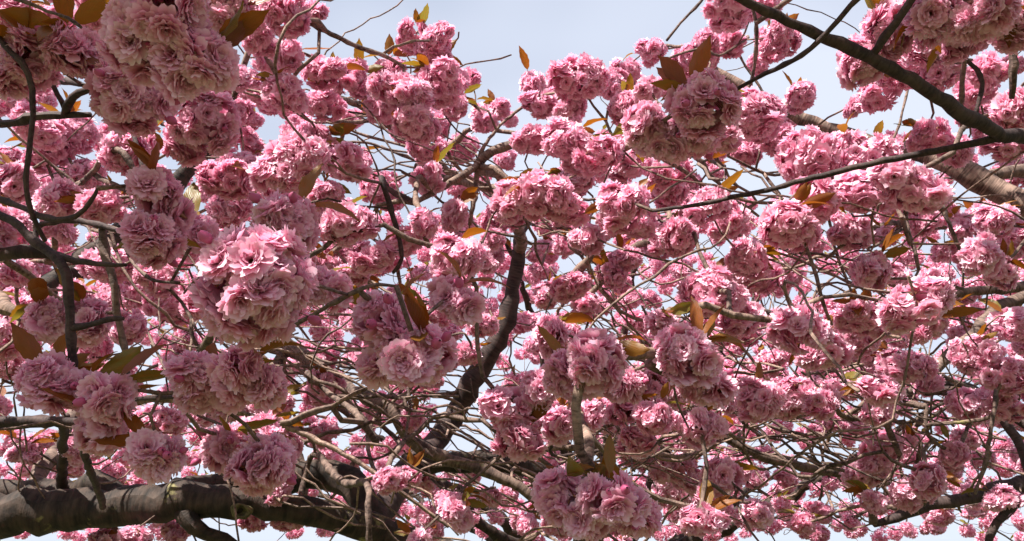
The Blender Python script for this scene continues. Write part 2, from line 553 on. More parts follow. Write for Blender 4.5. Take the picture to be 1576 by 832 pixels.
TL = Tree((-2.65, 2.45, 0), 'cherry tree with thick lichen-patched horizontal limbs and huge shaded blossom pompoms')
TR = Tree((3.15, 2.6, 0), 'cherry tree with long dark bare branch crossing open sky before a pale sunlit limb')
TB = Tree((0.7, 7.1, 0), 'cherry tree in shade behind the other two, small distant blossoms among bare twigs')

def wood(tree, rows, name, mat, k=10, link=True, rough=.05, step=None, knob=0.0):
    """rows: x, y, z, radius. Builds one limb or branch as its own part and adds it to the network."""
    rows = np.array(rows, float)
    if step is None:
        step = float(np.clip(rows[:, 3].mean() * 1.6, .016, .045))
    par = -1
    if link and tree.n:
        i, d = tree.nearest(rows[0, :3])
        par = i
        q = tree.pts[i]
        if d > .02:
            mid = []
            if d > .3:
                mm = (q + rows[0, :3]) / 2 + rng.normal(0, .05 * d, 3) - nrm(rows[1, :3] - rows[0, :3]) * .12 * d
                mid = [[*mm, rows[0, 3] * 1.05]]
            rows = np.vstack([[[*q, min(rows[0, 3] * 1.12, max(rows[0, 3], tree.fix[i]))]], *[np.array(mid)] * bool(mid), rows])
    s = smooth(rows, step)
    s[:, :3] += np.cumsum(rng.normal(0, rough * .02, (len(s), 3)), 0) * np.sin(np.linspace(0, math.pi, len(s)))[:, None] + rng.normal(0, .11, (len(s), 3)) * s[:, 3:4]
    rad = np.maximum(s[:, 3], .0015) * (1 + rng.normal(0, .075, len(s)))
    if knob:
        rad *= 1 + 1.6 * knob * (rng.random(len(s)) < .3)
    for j in range(len(s)):
        par = tree.node(s[j, :3], par, rad[j])
    v, q, u = tube_closed(s[:, :3], rad, k)
    return obj(name, mesh_np(name, v - tree.loc, q, u, [mat]), tree.root)
def trace(tree, pts, name='branch', mat=None, k=8, **kw):
    """pts: photo x, y, distance, width in photo pixels -> true position and radius"""
    rows = [[*P(x, y, d), .5 * wpx * d / F] for (x, y, d, wpx) in pts]
    return wood(tree, rows, name, mat or BARK_BRANCH, k, **kw)

def trunk(tree, top, r0, r1):
    b = tree.loc
    rows = [[*(b + [0, 0, -.15]), r0 * 1.6], [*(b + [0.01, 0, .15]), r0 * 1.2], [*(b + [.03, .02, .8]), r0], [*(b + [.0, .03, top]), r1]]
    return wood(tree, rows, 'trunk', BARK_LIMB, 20, link=False, rough=.06)
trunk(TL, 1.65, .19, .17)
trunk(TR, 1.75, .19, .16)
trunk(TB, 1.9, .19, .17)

# --- limbs outside the view that carry the wood in view, or the added upper crowns
def limb(tree, rows, k=10, mat=None):
    return wood(tree, rows, 'limb', mat or BARK_LIMB, k, rough=.12)
limb(TL, [(-2.3, 1.9, 2.0, .075), (-1.8, 1.35, 2.35, .06), (-1.35, .95, 2.65, .048), (-.95, .45, 2.95, .036), (-.35, .05, 3.2, .024), (.25, -.35, 3.35, .012)])
limb(TL, [(-2.5, 1.7, 2.0, .07), (-2.2, .8, 2.3, .055), (-1.8, -.2, 2.7, .035), (-1.3, -1.0, 3.0, .02)])
limb(TL, [(-2.5, 2.9, 2.1, .08), (-2.2, 3.2, 2.9, .06), (-1.75, 3.3, 3.5, .045), (-1.3, 3.1, 4.0, .03), (-1.0, 2.9, 4.3, .014)])
limb(TL, [(-2.7, 2.6, 2.3, .08), (-2.8, 2.7, 3.6, .06), (-2.4, 2.7, 4.8, .045), (-1.6, 2.7, 5.6, .02)])  # unseen limb, added to hold up the shade-casting upper crown
limb(TL, [(-3.2, 2.7, 2.1, .07), (-4.0, 2.9, 2.7, .05), (-4.7, 3.0, 3.1, .02)])
limb(TR, [(2.8, 2.0, 2.2, .075), (2.2, 1.4, 2.5, .058), (1.5, .85, 2.75, .042), (.9, .4, 3.0, .03), (.3, .0, 3.25, .015)])
limb(TR, [(3.2, 1.7, 2.2, .07), (2.9, .6, 2.6, .05), (2.3, -.4, 3.0, .025)])
limb(TR, [(3.0, 2.75, 2.3, .08), (2.75, 2.95, 3.4, .06), (2.4, 2.9, 4.6, .045), (1.9, 2.7, 5.4, .02)])  # added above the view to bear the right tree's shading crown
limb(TR, [(3.7, 2.8, 2.3, .07), (4.5, 3.0, 2.9, .045), (5.2, 3.1, 3.3, .02)])
for (ax, ln, hz) in ((-2.6, 2.9, 3.4), (-1.9, 2.5, 4.2), (-3.4, 3.4, 3.0), (-.9, 2.6, 4.3), (-.3, 3.4, 3.5), (.5, 3.0, 3.2), (2.6, 3.0, 3.2), (1.6, 2.6, 4.6), (-1.4, 2.0, 4.6), (-2.2, 2.8, 2.9), (-.7, 3.0, 3.0)):
    b0 = TB.loc + [0, .03, 1.8]
    dr = np.array([math.cos(ax), math.sin(ax), 0])
    wood(TB, [[*(b0 + dr * .25 + [0, 0, .2]), .075], [*(b0 + dr * ln * .45 + [0, 0, (hz - 1.8) * .5]), .045],
              [*(b0 + dr * ln * .75 + [0, 0, (hz - 1.8) * .8]), .024], [*(b0 + dr * ln + [0, 0, hz - 1.8]), .012]], 'limb', BARK_LIMB, 8, rough=.5)

# --- limbs and branches traced from the photograph, each at its own distance
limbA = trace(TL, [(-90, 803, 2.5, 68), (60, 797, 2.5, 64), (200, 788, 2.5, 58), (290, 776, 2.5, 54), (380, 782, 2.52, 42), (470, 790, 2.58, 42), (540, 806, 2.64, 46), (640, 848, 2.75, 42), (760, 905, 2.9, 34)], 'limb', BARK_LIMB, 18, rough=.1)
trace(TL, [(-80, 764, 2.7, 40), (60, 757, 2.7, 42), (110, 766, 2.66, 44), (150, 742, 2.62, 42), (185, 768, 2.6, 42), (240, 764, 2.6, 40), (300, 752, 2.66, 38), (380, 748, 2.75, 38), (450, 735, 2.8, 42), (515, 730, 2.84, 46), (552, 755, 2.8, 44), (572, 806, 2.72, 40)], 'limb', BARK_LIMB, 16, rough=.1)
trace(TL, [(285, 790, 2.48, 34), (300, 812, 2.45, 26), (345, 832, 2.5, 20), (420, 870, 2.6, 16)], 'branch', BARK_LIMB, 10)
trace(TL, [(48, 752, 2.75, 26), (62, 722, 2.85, 25), (85, 690, 3.0, 23), (110, 640, 3.2, 18), (150, 560, 3.5, 12)], 'branch', BARK_BRANCH, 10)
trace(TL, [(97, 752, 2.6, 16), (97, 700, 2.4, 15), (97, 655, 2.15, 14), (101, 640, 2.1, 12)], 'branch', BARK_DARK, 10)
trace(TL, [(-90, 655, 2.0, 18), (0, 648, 2.0, 17), (70, 648, 2.0, 16), (128, 650, 2.02, 14)], 'branch', BARK_DARK, 10, knob=.08)
# the dark branch that climbs through the middle
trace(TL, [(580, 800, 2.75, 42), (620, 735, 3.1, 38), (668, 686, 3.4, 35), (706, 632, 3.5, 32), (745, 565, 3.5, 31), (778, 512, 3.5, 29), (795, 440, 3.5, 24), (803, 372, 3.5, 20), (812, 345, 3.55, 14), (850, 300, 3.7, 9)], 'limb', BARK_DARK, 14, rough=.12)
trace(TL, [(640, 722, 3.2, 32), (700, 712, 3.2, 32), (760, 715, 3.2, 30), (830, 730, 3.25, 26), (930, 770, 3.4, 20)], 'limb', BARK_LIMB, 12, rough=.15)
trace(TL, [(440, 540, 3.0, 18), (500, 575, 2.9, 19), (560, 612, 2.8, 20), (600, 632, 2.75, 20), (630, 680, 2.75, 19), (680, 706, 2.75, 18), (740, 722, 2.75, 17), (800, 752, 2.75, 15), (860, 800, 2.75, 12)], 'branch', BARK_BRANCH, 10, knob=.12)
trace(TL, [(350, 470, 3.2, 10), (450, 540, 3.1, 15), (520, 600, 2.95, 15), (580, 680, 2.9, 12)], 'branch', BARK_BRANCH, 8)
trace(TL, [(430, 650, 2.2, 10), (520, 690, 2.15, 8), (580, 728, 2.1, 7), (650, 780, 2.1, 6), (690, 810, 2.1, 5)], 'branch', BARK_TWIG, 7)
# curved sunlit branch above the middle
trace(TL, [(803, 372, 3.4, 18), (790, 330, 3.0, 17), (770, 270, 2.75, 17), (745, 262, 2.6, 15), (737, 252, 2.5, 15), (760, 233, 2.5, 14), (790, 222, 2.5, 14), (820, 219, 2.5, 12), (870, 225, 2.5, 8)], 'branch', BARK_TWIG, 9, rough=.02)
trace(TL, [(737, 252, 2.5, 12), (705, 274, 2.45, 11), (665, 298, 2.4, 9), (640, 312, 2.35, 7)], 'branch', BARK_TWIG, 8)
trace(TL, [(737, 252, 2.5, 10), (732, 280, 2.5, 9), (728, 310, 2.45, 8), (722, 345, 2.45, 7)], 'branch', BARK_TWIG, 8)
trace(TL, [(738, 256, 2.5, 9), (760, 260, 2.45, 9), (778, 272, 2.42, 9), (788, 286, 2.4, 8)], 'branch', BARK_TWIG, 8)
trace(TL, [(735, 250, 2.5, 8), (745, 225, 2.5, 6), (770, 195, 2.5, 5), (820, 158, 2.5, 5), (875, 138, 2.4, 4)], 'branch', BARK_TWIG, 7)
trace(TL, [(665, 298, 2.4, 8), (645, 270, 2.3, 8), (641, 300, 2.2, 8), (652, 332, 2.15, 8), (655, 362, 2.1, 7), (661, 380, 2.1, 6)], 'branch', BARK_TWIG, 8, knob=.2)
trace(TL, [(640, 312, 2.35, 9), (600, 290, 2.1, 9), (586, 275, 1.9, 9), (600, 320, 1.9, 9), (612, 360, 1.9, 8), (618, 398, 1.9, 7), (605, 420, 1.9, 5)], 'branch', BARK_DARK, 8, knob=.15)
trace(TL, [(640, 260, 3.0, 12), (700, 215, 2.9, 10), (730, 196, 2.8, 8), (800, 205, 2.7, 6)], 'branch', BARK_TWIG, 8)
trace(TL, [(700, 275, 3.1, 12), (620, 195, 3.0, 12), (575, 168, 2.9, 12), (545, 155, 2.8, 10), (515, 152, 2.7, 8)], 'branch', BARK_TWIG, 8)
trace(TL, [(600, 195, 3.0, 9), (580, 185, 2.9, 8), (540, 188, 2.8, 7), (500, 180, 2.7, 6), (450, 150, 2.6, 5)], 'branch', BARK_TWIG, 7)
# bare curving twig against the sky
trace(TL, [(380, 40, 2.2, 8), (440, 20, 2.1, 8), (480, 40, 2.0, 8), (515, 56, 2.0, 8), (550, 72, 2.05, 7), (590, 85, 2.1, 6), (622, 103, 2.15, 5)], 'branch', BARK_BRANCH, 8, knob=.15)
trace(TL, [(588, 84, 2.1, 5), (605, 74, 2.12, 5), (640, 62, 2.15, 4)], 'twig', BARK_BRANCH, 6)
# knobbly wood on the left, close to the lens
trace(TL, [(-260, 260, 1.45, 16), (-120, 290, 1.35, 15), (0, 325, 1.3, 12), (55, 368, 1.28, 12), (96, 402, 1.26, 15), (106, 455, 1.25, 15), (110, 520, 1.25, 14), (112, 575, 1.25, 12)], 'branch', BARK_DARK, 10, knob=.1)
trace(TL, [(-200, 395, 1.6, 24), (0, 392, 1.5, 22), (55, 386, 1.48, 20), (110, 400, 1.5, 10)], 'branch', BARK_DARK, 10)
trace(TL, [(0, 395, 1.55, 12), (40, 420, 1.6, 11), (80, 450, 1.65, 9), (100, 465, 1.7, 5)], 'branch', BARK_TWIG, 8)
trace(TL, [(-120, 440, 1.8, 30), (-10, 455, 1.7, 28), (5, 470, 1.66, 24), (32, 484, 1.65, 15)], 'branch', BARK_TWIG, 10)
trace(TL, [(108, 505, 1.25, 10), (140, 500, 1.24, 9), (165, 494, 1.22, 8), (190, 490, 1.22, 6)], 'branch', BARK_DARK, 8, knob=.2)
trace(TL, [(-60, 290, 1.3, 8), (20, 318, 1.26, 8), (70, 338, 1.22, 8), (115, 335, 1.2, 8), (140, 310, 1.18, 7), (150, 290, 1.17, 5)], 'branch', BARK_DARK, 8, knob=.15)
trace(TL, [(55, 368, 1.28, 9), (100, 398, 1.27, 10), (150, 405, 1.26, 9), (195, 408, 1.25, 6)], 'branch', BARK_DARK, 8)
trace(TL, [(60, 350, 1.5, 9), (110, 345, 1.45, 9), (165, 352, 1.4, 9), (205, 362, 1.38, 7)], 'branch', BARK_DARK, 8, knob=.15)
trace(TL, [(160, 352, 1.42, 11), (160, 385, 1.42, 12), (172, 430, 1.4, 11), (178, 480, 1.4, 10), (190, 530, 1.4, 9), (197, 590, 1.38, 8), (196, 670, 1.36, 6)], 'branch', BARK_BRANCH, 9, knob=.15)
trace(TL, [(-180, -10, 1.3, 10), (-40, 40, 1.25, 9), (10, 80, 1.2, 8), (38, 118, 1.2, 9), (44, 165, 1.2, 9), (41, 215, 1.2, 8), (35, 275, 1.2, 8), (48, 330, 1.22, 8), (70, 370, 1.24, 7)], 'branch', BARK_DARK, 9, knob=.2)
trace(TL, [(-160, 210, 1.5, 12), (0, 192, 1.4, 12), (50, 180, 1.38, 12), (100, 178, 1.36, 11), (140, 176, 1.35, 7)], 'branch', BARK_DARK, 9, knob=.2)
trace(TL, [(98, 178, 1.36, 11), (112, 150, 1.34, 10), (150, 132, 1.32, 9), (195, 120, 1.3, 7)], 'branch', BARK_DARK, 9, knob=.2)
trace(TL, [(100, 170, 1.36, 8), (85, 145, 1.35, 8), (78, 120, 1.34, 6)], 'branch', BARK_DARK, 8)
trace(TL, [(-100, 130, 2.0, 14), (60, 122, 1.8, 14), (110, 125, 1.7, 12), (125, 130, 1.65, 8)], 'branch', BARK_DARK, 8)
trace(TL, [(-60, -20, 1.3, 8), (25, 0, 1.2, 7), (75, 18, 1.18, 6), (105, 28, 1.16, 6), (125, 42, 1.15, 5)], 'branch', BARK_BRANCH, 8, knob=.2)
trace(TL, [(190, 150, 1.7, 8), (196, 178, 1.6, 8), (208, 215, 1.55, 7), (220, 258, 1.5, 8)], 'branch', BARK_DARK, 8)
trace(TL, [(100, 300, 1.9, 9), (145, 268, 1.75, 9), (165, 238, 1.7, 9), (182, 232, 1.66, 9), (198, 248, 1.65, 9), (212, 280, 1.65, 8)], 'branch', BARK_BRANCH, 8, knob=.2)
trace(TL, [(145, 268, 1.75, 9), (170, 285, 1.7, 9), (215, 300, 1.65, 8)], 'branch', BARK_BRANCH, 8)
trace(TL, [(190, 378, 1.4, 5), (215, 412, 1.35, 5), (240, 428, 1.32, 5), (276, 435, 1.3, 4)], 'twig', BARK_BRANCH, 7, knob=.2)
trace(TL, [(195, 615, 1.38, 7), (250, 615, 1.3, 7), (300, 618, 1.25, 6), (322, 612, 1.22, 5)], 'branch', BARK_DARK, 8, knob=.25)
trace(TL, [(130, 700, 2.0, 12), (145, 745, 2.15, 11), (158, 780, 2.4, 10)], 'branch', BARK_DARK, 8)
trace(TL, [(-300, -120, 1.2, 22), (-60, -60, 1.1, 18), (150, -40, 1.0, 13), (290, -25, .98, 8), (400, -15, 1.1, 5)], 'branch', BARK_DARK, 9)
trace(TL, [(300, 560, 2.0, 14), (360, 470, 1.7, 12), (400, 500, 1.3, 9), (460, 490, 1.1, 8), (520, 460, 1.05, 7), (570, 437, 1.02, 6), (610, 440, .98, 4)], 'branch', BARK_BRANCH, 8, knob=.2)
trace(TL, [(480, 700, 2.6, 9), (520, 740, 2.2, 12), (560, 740, 1.9, 10), (565, 790, 1.8, 10), (570, 850, 1.8, 10)], 'branch', BARK_BRANCH, 8)
# right-hand tree
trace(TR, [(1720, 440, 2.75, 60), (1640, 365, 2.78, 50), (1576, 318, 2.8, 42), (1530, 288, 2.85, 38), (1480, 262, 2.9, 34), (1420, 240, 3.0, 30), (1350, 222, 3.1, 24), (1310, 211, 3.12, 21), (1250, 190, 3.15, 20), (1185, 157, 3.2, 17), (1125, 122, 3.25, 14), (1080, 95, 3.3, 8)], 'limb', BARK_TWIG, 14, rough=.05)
trace(TR, [(1660, 265, 3.0, 22), (1576, 262, 3.0, 20), (1520, 270, 2.95, 18)], 'branch', BARK_BRANCH, 10)
trace(TR, [(1760, 360, 3.8, 34), (1640, 352, 3.9, 30), (1540, 350, 4.0, 28), (1460, 342, 4.05, 22), (1390, 344, 4.1, 16), (1300, 352, 4.2, 8)], 'limb', BARK_BRANCH, 10)
trace(TR, [(1800, 235, 1.5, 34), (1660, 215, 1.38, 28), (1576, 208, 1.32, 23), (1542, 205, 1.3, 23), (1482, 174, 1.28, 22), (1400, 122, 1.26, 21), (1310, 76, 1.24, 19), (1245, 48, 1.22, 17), (1180, 18, 1.2, 15), (1120, -12, 1.18, 13), (1020, -70, 1.15, 10), (900, -140, 1.1, 6)], 'branch', BARK_DARK, 12, rough=.02)
trace(TR, [(1552, 207, 1.3, 13), (1515, 216, 1.31, 12), (1440, 232, 1.34, 11), (1330, 254, 1.4, 10), (1250, 272, 1.45, 9), (1180, 292, 1.5, 8), (1110, 307, 1.55, 7), (1050, 318, 1.6, 6), (1005, 324, 1.65, 5)], 'branch', BARK_DARK, 9, rough=.02)
trace(TR, [(1480, -120, 1.15, 12), (1360, -40, 1.15, 10), (1310, 8, 1.18, 9), (1275, 48, 1.2, 9), (1235, 84, 1.24, 8), (1180, 112, 1.3, 8), (1130, 140, 1.34, 6), (1112, 152, 1.35, 4)], 'branch', BARK_DARK, 8, rough=.03, knob=.1)
trace(TR, [(1700, 410, 3.0, 26), (1576, 460, 3.0, 22), (1530, 478, 2.98, 21), (1500, 512, 2.95, 19), (1455, 550, 2.92, 17), (1420, 590, 2.9, 14), (1380, 612, 2.9, 8)], 'branch', BARK_BRANCH, 10)
trace(TR, [(1700, 430, 3.6, 18), (1576, 443, 3.5, 16), (1520, 446, 3.5, 15), (1460, 452, 3.5, 13), (1380, 460, 3.5, 8)], 'branch', BARK_TWIG, 9)
trace(TR, [(1700, 700, 3.2, 24), (1610, 735, 3.2, 22), (1545, 748, 3.2, 22), (1500, 762, 3.2, 20), (1430, 776, 3.2, 18), (1380, 796, 3.2, 14), (1345, 808, 3.2, 9)], 'branch', BARK_DARK, 10)
trace(TR, [(1640, 720, 2.4, 16), (1576, 765, 2.4, 14), (1535, 802, 2.4, 12), (1515, 850, 2.4, 10)], 'branch', BARK_DARK, 9)
trace(TR, [(1500, 600, 3.4, 14), (1400, 580, 3.4, 14), (1300, 520, 3.4, 12), (1180, 480, 3.4, 8)], 'branch', BARK_DARK, 8)
trace(TR, [(1560, 620, 3.0, 8), (1440, 578, 2.8, 7), (1390, 548, 2.7, 6), (1340, 525, 2.7, 5)], 'branch', BARK_BRANCH, 7)
trace(TR, [(1330, 740, 3.2, 12), (1250, 722, 3.1, 14), (1170, 700, 3.0, 15), (1110, 665, 3.0, 12), (1060, 630, 3.0, 8)], 'branch', BARK_BRANCH, 8)
trace(TR, [(1060, 700, 2.8, 8), (960, 690, 2.5, 9), (900, 690, 2.4, 10), (850, 690, 2.4, 9), (815, 700, 2.4, 6)], 'branch', BARK_TWIG, 8)
trace(TR, [(1010, 660, 2.2, 8), (1040, 640, 2.1, 8), (1090, 622, 2.0, 7), (1130, 605, 2.0, 6), (1150, 582, 2.0, 5)], 'branch', BARK_BRANCH, 8)
trace(TR, [(856, 700, 2.0, 6), (857, 670, 1.9, 6), (868, 635, 1.8, 6), (882, 612, 1.75, 5)], 'branch', BARK_DARK, 7)
trace(TR, [(1250, 250, 2.6, 5), (1190, 270, 2.3, 5), (1120, 240, 2.2, 4)], 'twig', BARK_BRANCH, 6)
trace(TR, [(1200, 310, 2.2, 5), (1110, 300, 2.1, 5), (1050, 262, 2.0, 6), (1000, 235, 1.95, 6), (955, 222, 1.95, 5)], 'branch', BARK_TWIG, 8)
trace(TR, [(1130, 65, 2.7, 4), (1155, 60, 2.6, 4), (1110, 85, 2.5, 4), (1088, 74, 2.5, 4), (1050, 82, 2.5, 4), (1020, 94, 2.5, 4)], 'twig', BARK_BRANCH, 6)
trace(TR, [(1130, -60, 2.0, 5), (1080, 2, 2.0, 4), (1048, 35, 2.0, 4), (1026, 62, 2.0, 3)], 'twig', BARK_BRANCH, 6, knob=.2)
trace(TR, [(1480, -60, 1.7, 10), (1490, 40, 1.7, 9), (1486, 90, 1.75, 9), (1480, 160, 1.8, 8), (1482, 200, 1.85, 7)], 'branch', BARK_BRANCH, 8)
trace(TR, [(1560, -40, 1.6, 14), (1562, 60, 1.6, 14), (1560, 120, 1.6, 12), (1558, 150, 1.62, 8)], 'branch', BARK_BRANCH, 9)
trace(TR, [(1486, 90, 1.75, 7), (1510, 115, 1.75, 8), (1512, 140, 1.75, 8), (1500, 180, 1.75, 6)], 'branch', BARK_DARK, 8)
for pts in ([(1440, 280, 2.4, 7), (1455, 330, 2.3, 6), (1480, 395, 2.3, 5), (1482, 440, 2.3, 4)], [(1400, 310, 2.3, 8), (1395, 345, 2.25, 7), (1408, 385, 2.2, 7), (1414, 415, 2.2, 5)],
            [(1385, 300, 2.2, 6), (1380, 310, 2.1, 7), (1392, 345, 2.05, 7), (1400, 375, 2.05, 5)], [(1390, 352, 2.2, 5), (1340, 380, 2.15, 5), (1300, 375, 2.1, 5), (1270, 400, 2.1, 4)],
            [(1500, 640, 2.6, 7), (1470, 690, 2.5, 6), (1430, 670, 2.4, 6), (1425, 625, 2.4, 5)], [(1360, 620, 2.6, 10), (1380, 690, 2.6, 9), (1385, 700, 2.6, 7)],
            [(1300, 640, 2.6, 8), (1270, 600, 2.5, 8), (1250, 590, 2.4, 7), (1240, 560, 2.4, 5)], [(1420, 775, 2.9, 8), (1410, 730, 2.8, 8), (1418, 680, 2.8, 6)],
            [(1520, 640, 2.3, 6), (1530, 600, 2.25, 6), (1520, 700, 2.2, 6), (1500, 760, 2.2, 5)]):
    trace(TR, pts, 'branch', BARK_BRANCH, 7, knob=.1)

# ------------------------------------------------------------------ blossom clusters placed from the photograph: x, y, radius (px), distance
HAND = [
 (250,55,88,1.0),(300,100,60,.98),(205,150,62,1.25),(115,78,52,1.25),(40,95,52,1.25),(150,20,45,1.6),(345,25,50,1.3),(310,195,60,1.45),(195,232,58,1.75),(60,200,40,2.0),
 (250,300,52,1.2),(238,365,52,1.2),(300,355,40,1.35),(390,445,112,.92),(440,345,58,1.15),(490,440,46,1.2),(535,345,50,1.6),(590,492,56,1.05),(640,550,62,1.0),(600,545,48,1.03),(700,460,34,1.15),
 (300,585,48,1.15),(378,578,52,1.12),(335,600,44,1.18),(72,588,48,1.2),(118,600,40,1.2),(165,612,46,1.15),(155,662,42,1.2),(240,702,46,1.15),(345,690,40,1.35),(405,715,52,1.25),(400,660,36,1.5),
 (72,492,42,1.4),(132,492,42,1.42),(350,275,44,1.9),(450,250,52,1.75),(535,250,40,1.9),(490,215,30,2.2),(88,312,40,1.75),(155,320,42,1.7),(25,280,36,2.0),(90,350,30,2.1),
 (440,85,34,2.1),(440,145,38,2.0),(500,110,40,2.2),(540,120,36,2.3),(500,160,34,2.4),(440,22,46,1.8),(390,20,40,1.9),(480,20,26,2.0),(640,60,34,2.3),(672,60,34,2.25),(670,100,40,2.3),(620,140,46,2.1),(680,130,42,2.2),(640,190,38,2.1),(590,160,38,2.3),(600,105,26,2.5),
 (700,160,32,2.5),(745,182,30,2.6),(770,165,22,2.8),(720,120,24,2.7),(820,130,30,2.6),(830,160,28,2.5),(890,120,40,2.2),(880,160,32,2.3),(940,130,32,2.6),(960,110,28,2.8),(1003,78,28,2.7),(1080,80,34,2.6),(1050,95,26,2.8),(1125,65,30,2.6),(1200,65,36,2.5),(1180,60,26,2.7),(1120,8,38,2.2),(1170,10,26,2.4),
 (1085,165,62,1.35),(1000,200,46,1.45),(1105,205,42,1.5),(1060,210,46,1.45),(995,140,30,1.6),(960,165,34,2.2),(1160,180,44,2.1),(1195,215,34,2.2),(1150,235,30,2.3),(1230,150,28,2.9),
 (1372,45,50,1.38),(1335,95,44,1.4),(1440,20,52,1.25),(1515,25,50,1.2),(1480,55,36,1.4),(1560,35,44,1.25),(1420,75,36,1.9),(1390,105,38,2.1),(1350,145,34,2.2),(1320,162,22,2.5),(1450,110,38,1.9),(1520,110,36,1.9),(1560,170,42,1.8),(1500,140,34,2.0),(1545,225,34,2.0),
 (1250,245,52,2.0),(1300,230,36,2.2),(1345,245,44,2.0),(1400,285,56,1.75),(1330,295,46,1.9),(1255,305,46,1.8),(1430,210,34,2.2),(1470,230,32,2.2),
 (1215,350,50,1.7),(1265,300,34,2.0),(1310,355,38,2.1),(1340,415,38,2.1),(955,318,48,1.75),(985,345,36,1.9),(785,310,42,1.85),(835,300,44,1.8),(870,320,40,1.85),(870,215,42,1.95),(820,215,30,2.1),(920,240,40,1.9),(960,255,36,2.1),(890,245,34,2.0),
 (1045,362,38,1.85),(905,370,34,1.95),(1090,315,42,1.9),(1030,265,36,2.1),(1120,340,34,2.2),(700,400,50,1.6),(735,395,30,1.8),(650,345,34,2.1),(700,330,30,2.4),(660,275,32,2.4),(570,395,34,1.9),(545,420,30,2.0),(620,370,30,2.2),
 (848,515,40,1.5),(915,560,60,1.25),(880,575,44,1.3),(960,590,36,1.4),(1060,550,56,1.3),(1020,500,34,1.5),(1085,590,40,1.4),(1100,450,48,1.75),(1140,490,38,1.8),(1230,505,52,1.6),(1265,540,36,1.8),(1405,470,52,1.6),(1430,500,34,1.75),(1370,500,28,2.2),(1320,490,34,2.2),(1150,400,38,2.0),
 (780,630,46,1.6),(830,600,40,1.6),(800,680,48,1.6),(860,655,40,1.7),(900,640,36,1.75),(1080,655,44,1.8),(1010,640,44,1.8),(980,680,38,1.9),(960,630,34,1.9),(1000,590,30,2.0),(1105,610,30,2.1),
 (862,765,56,1.2),(945,765,58,1.15),(905,790,46,1.2),(975,795,38,1.25),(700,785,34,1.6),(645,835,30,1.6),(600,740,30,1.9),(625,735,22,2.0),(660,580,26,2.6),
 (1165,615,42,1.9),(1355,600,38,2.0),(1270,610,34,2.4),(1110,735,34,2.0),(1080,800,40,1.7),(1165,790,36,1.9),(1510,390,42,2.0),(1540,420,34,2.2),(1530,340,34,2.4),(1480,350,30,2.6),(1420,340,30,2.5),
 (1360,365,26,2.6),(500,590,28,2.6),(500,300,34,2.2),(240,430,36,2.0),(300,470,30,2.2),(25,690,30,2.6),(55,680,26,2.8),(110,690,26,2.4),(430,755,26,2.5),(440,800,28,2.6),(390,800,26,2.8),(210,825,30,2.4),(160,830,24,2.6),(270,820,24,2.6),
 (880,440,32,2.3),(840,455,30,2.5),(900,470,28,2.6),(940,425,28,2.6),(960,400,28,2.6),(1500,545,40,2.4),(1555,580,38,2.3),(1490,620,36,2.6),(1560,500,34,2.5),(1330,540,26,2.6),(1430,590,26,2.7),(740,500,28,2.7),(720,545,28,2.6),(690,360,24,2.6),(760,370,26,2.8),(20,120,40,1.7),(20,30,44,1.5),(90,30,30,1.9),(230,20,40,1.5),(400,60,34,2.0),(370,120,30,2.3),(20,350,34,1.8),(30,420,32,2.2),(30,500,32,2.2),(10,560,30,2.4),
]
NEAR_D = 1.47
SKY = [
 [(488,-300),(490,0),(486,32),(520,88),(560,98),(606,78),(612,36),(650,26),(694,26),(716,92),(748,142),(800,172),(796,112),(870,88),(940,88),(985,56),(1030,52),(1066,20),(1072,-300)],
 [(1232,40),(1300,30),(1296,110),(1312,178),(1395,160),(1420,140),(1460,175),(1400,186),(1312,208),(1252,172),(1240,120)],
 [(1120,236),(1218,232),(1216,292),(1128,292)],
 [(1205,-300),(1208,34),(1290,30),(1330,-10),(1330,-300)],
 [(0,600),(60,620),(70,640),(0,640)], [(690,590),(720,560),(770,640),(800,700),(740,690),(690,690)], [(395,480),(440,520),(420,540),(380,520)], [(300,800),(420,800),(420,832),(310,832)], [(1290,438),(1340,440),(1330,456),(1280,456)],
]
def inside(x, y, poly):
    c = False
    j = len(poly) - 1
    for i in range(len(poly)):
        (xi, yi), (xj, yj) = poly[i], poly[j]
        if (yi > y) != (yj > y) and x < (xj - xi) * (y - yi) / (yj - yi) + xi:
            c = not c
        j = i
    return c
def in_sky(x, y, r, upto=99):
    for poly in SKY[:upto]:
        for k in range(9):
            a = k * .785
            q = r * .9 if k else 0
            if inside(x + q * math.cos(a), y + q * math.sin(a), poly):
                return True
    return False
THIN = [(570, 640, 150, 80), (1190, 690, 130, 55), (90, 620, 90, 60), (740, 600, 70, 100), (330, 520, 150, 50), (930, 470, 60, 90), (540, 700, 110, 50)]
def thin(x, y):
    return any(((x - a) / c) ** 2 + ((y - b) / d) ** 2 < 1 for a, b, c, d in THIN)

CLEAR = [([(665, 690), (740, 570), (778, 512), (795, 440), (803, 372)], 40), ([(1125, 122), (1185, 157), (1250, 190), (1310, 211)], 30), ([(1440, 240), (1500, 275), (1576, 320)], 34),
         ([(60, 760), (290, 770), (470, 790), (560, 815)], 44), ([(640, 690), (740, 715), (820, 728)], 26), ([(735, 252), (765, 232), (815, 219)], 26), ([(640, 285), (655, 370)], 22), ([(735, 252), (728, 310)], 18), ([(440, 735), (545, 740)], 34), ([(1440, 560), (1500, 512), (1576, 460)], 24)]
def clear(x, y, r):
    for poly, m in CLEAR:
        for (x0, y0), (x1, y1) in zip(poly, poly[1:]):
            t = np.clip(((x - x0) * (x1 - x0) + (y - y0) * (y1 - y0)) / ((x1 - x0) ** 2 + (y1 - y0) ** 2), 0, 1)
            if math.hypot(x - x0 - t * (x1 - x0), y - y0 - t * (y1 - y0)) < m * .5 + r * .8:
                return True
    return False
clusters = []       # (tree, centre, R, distance, kind)
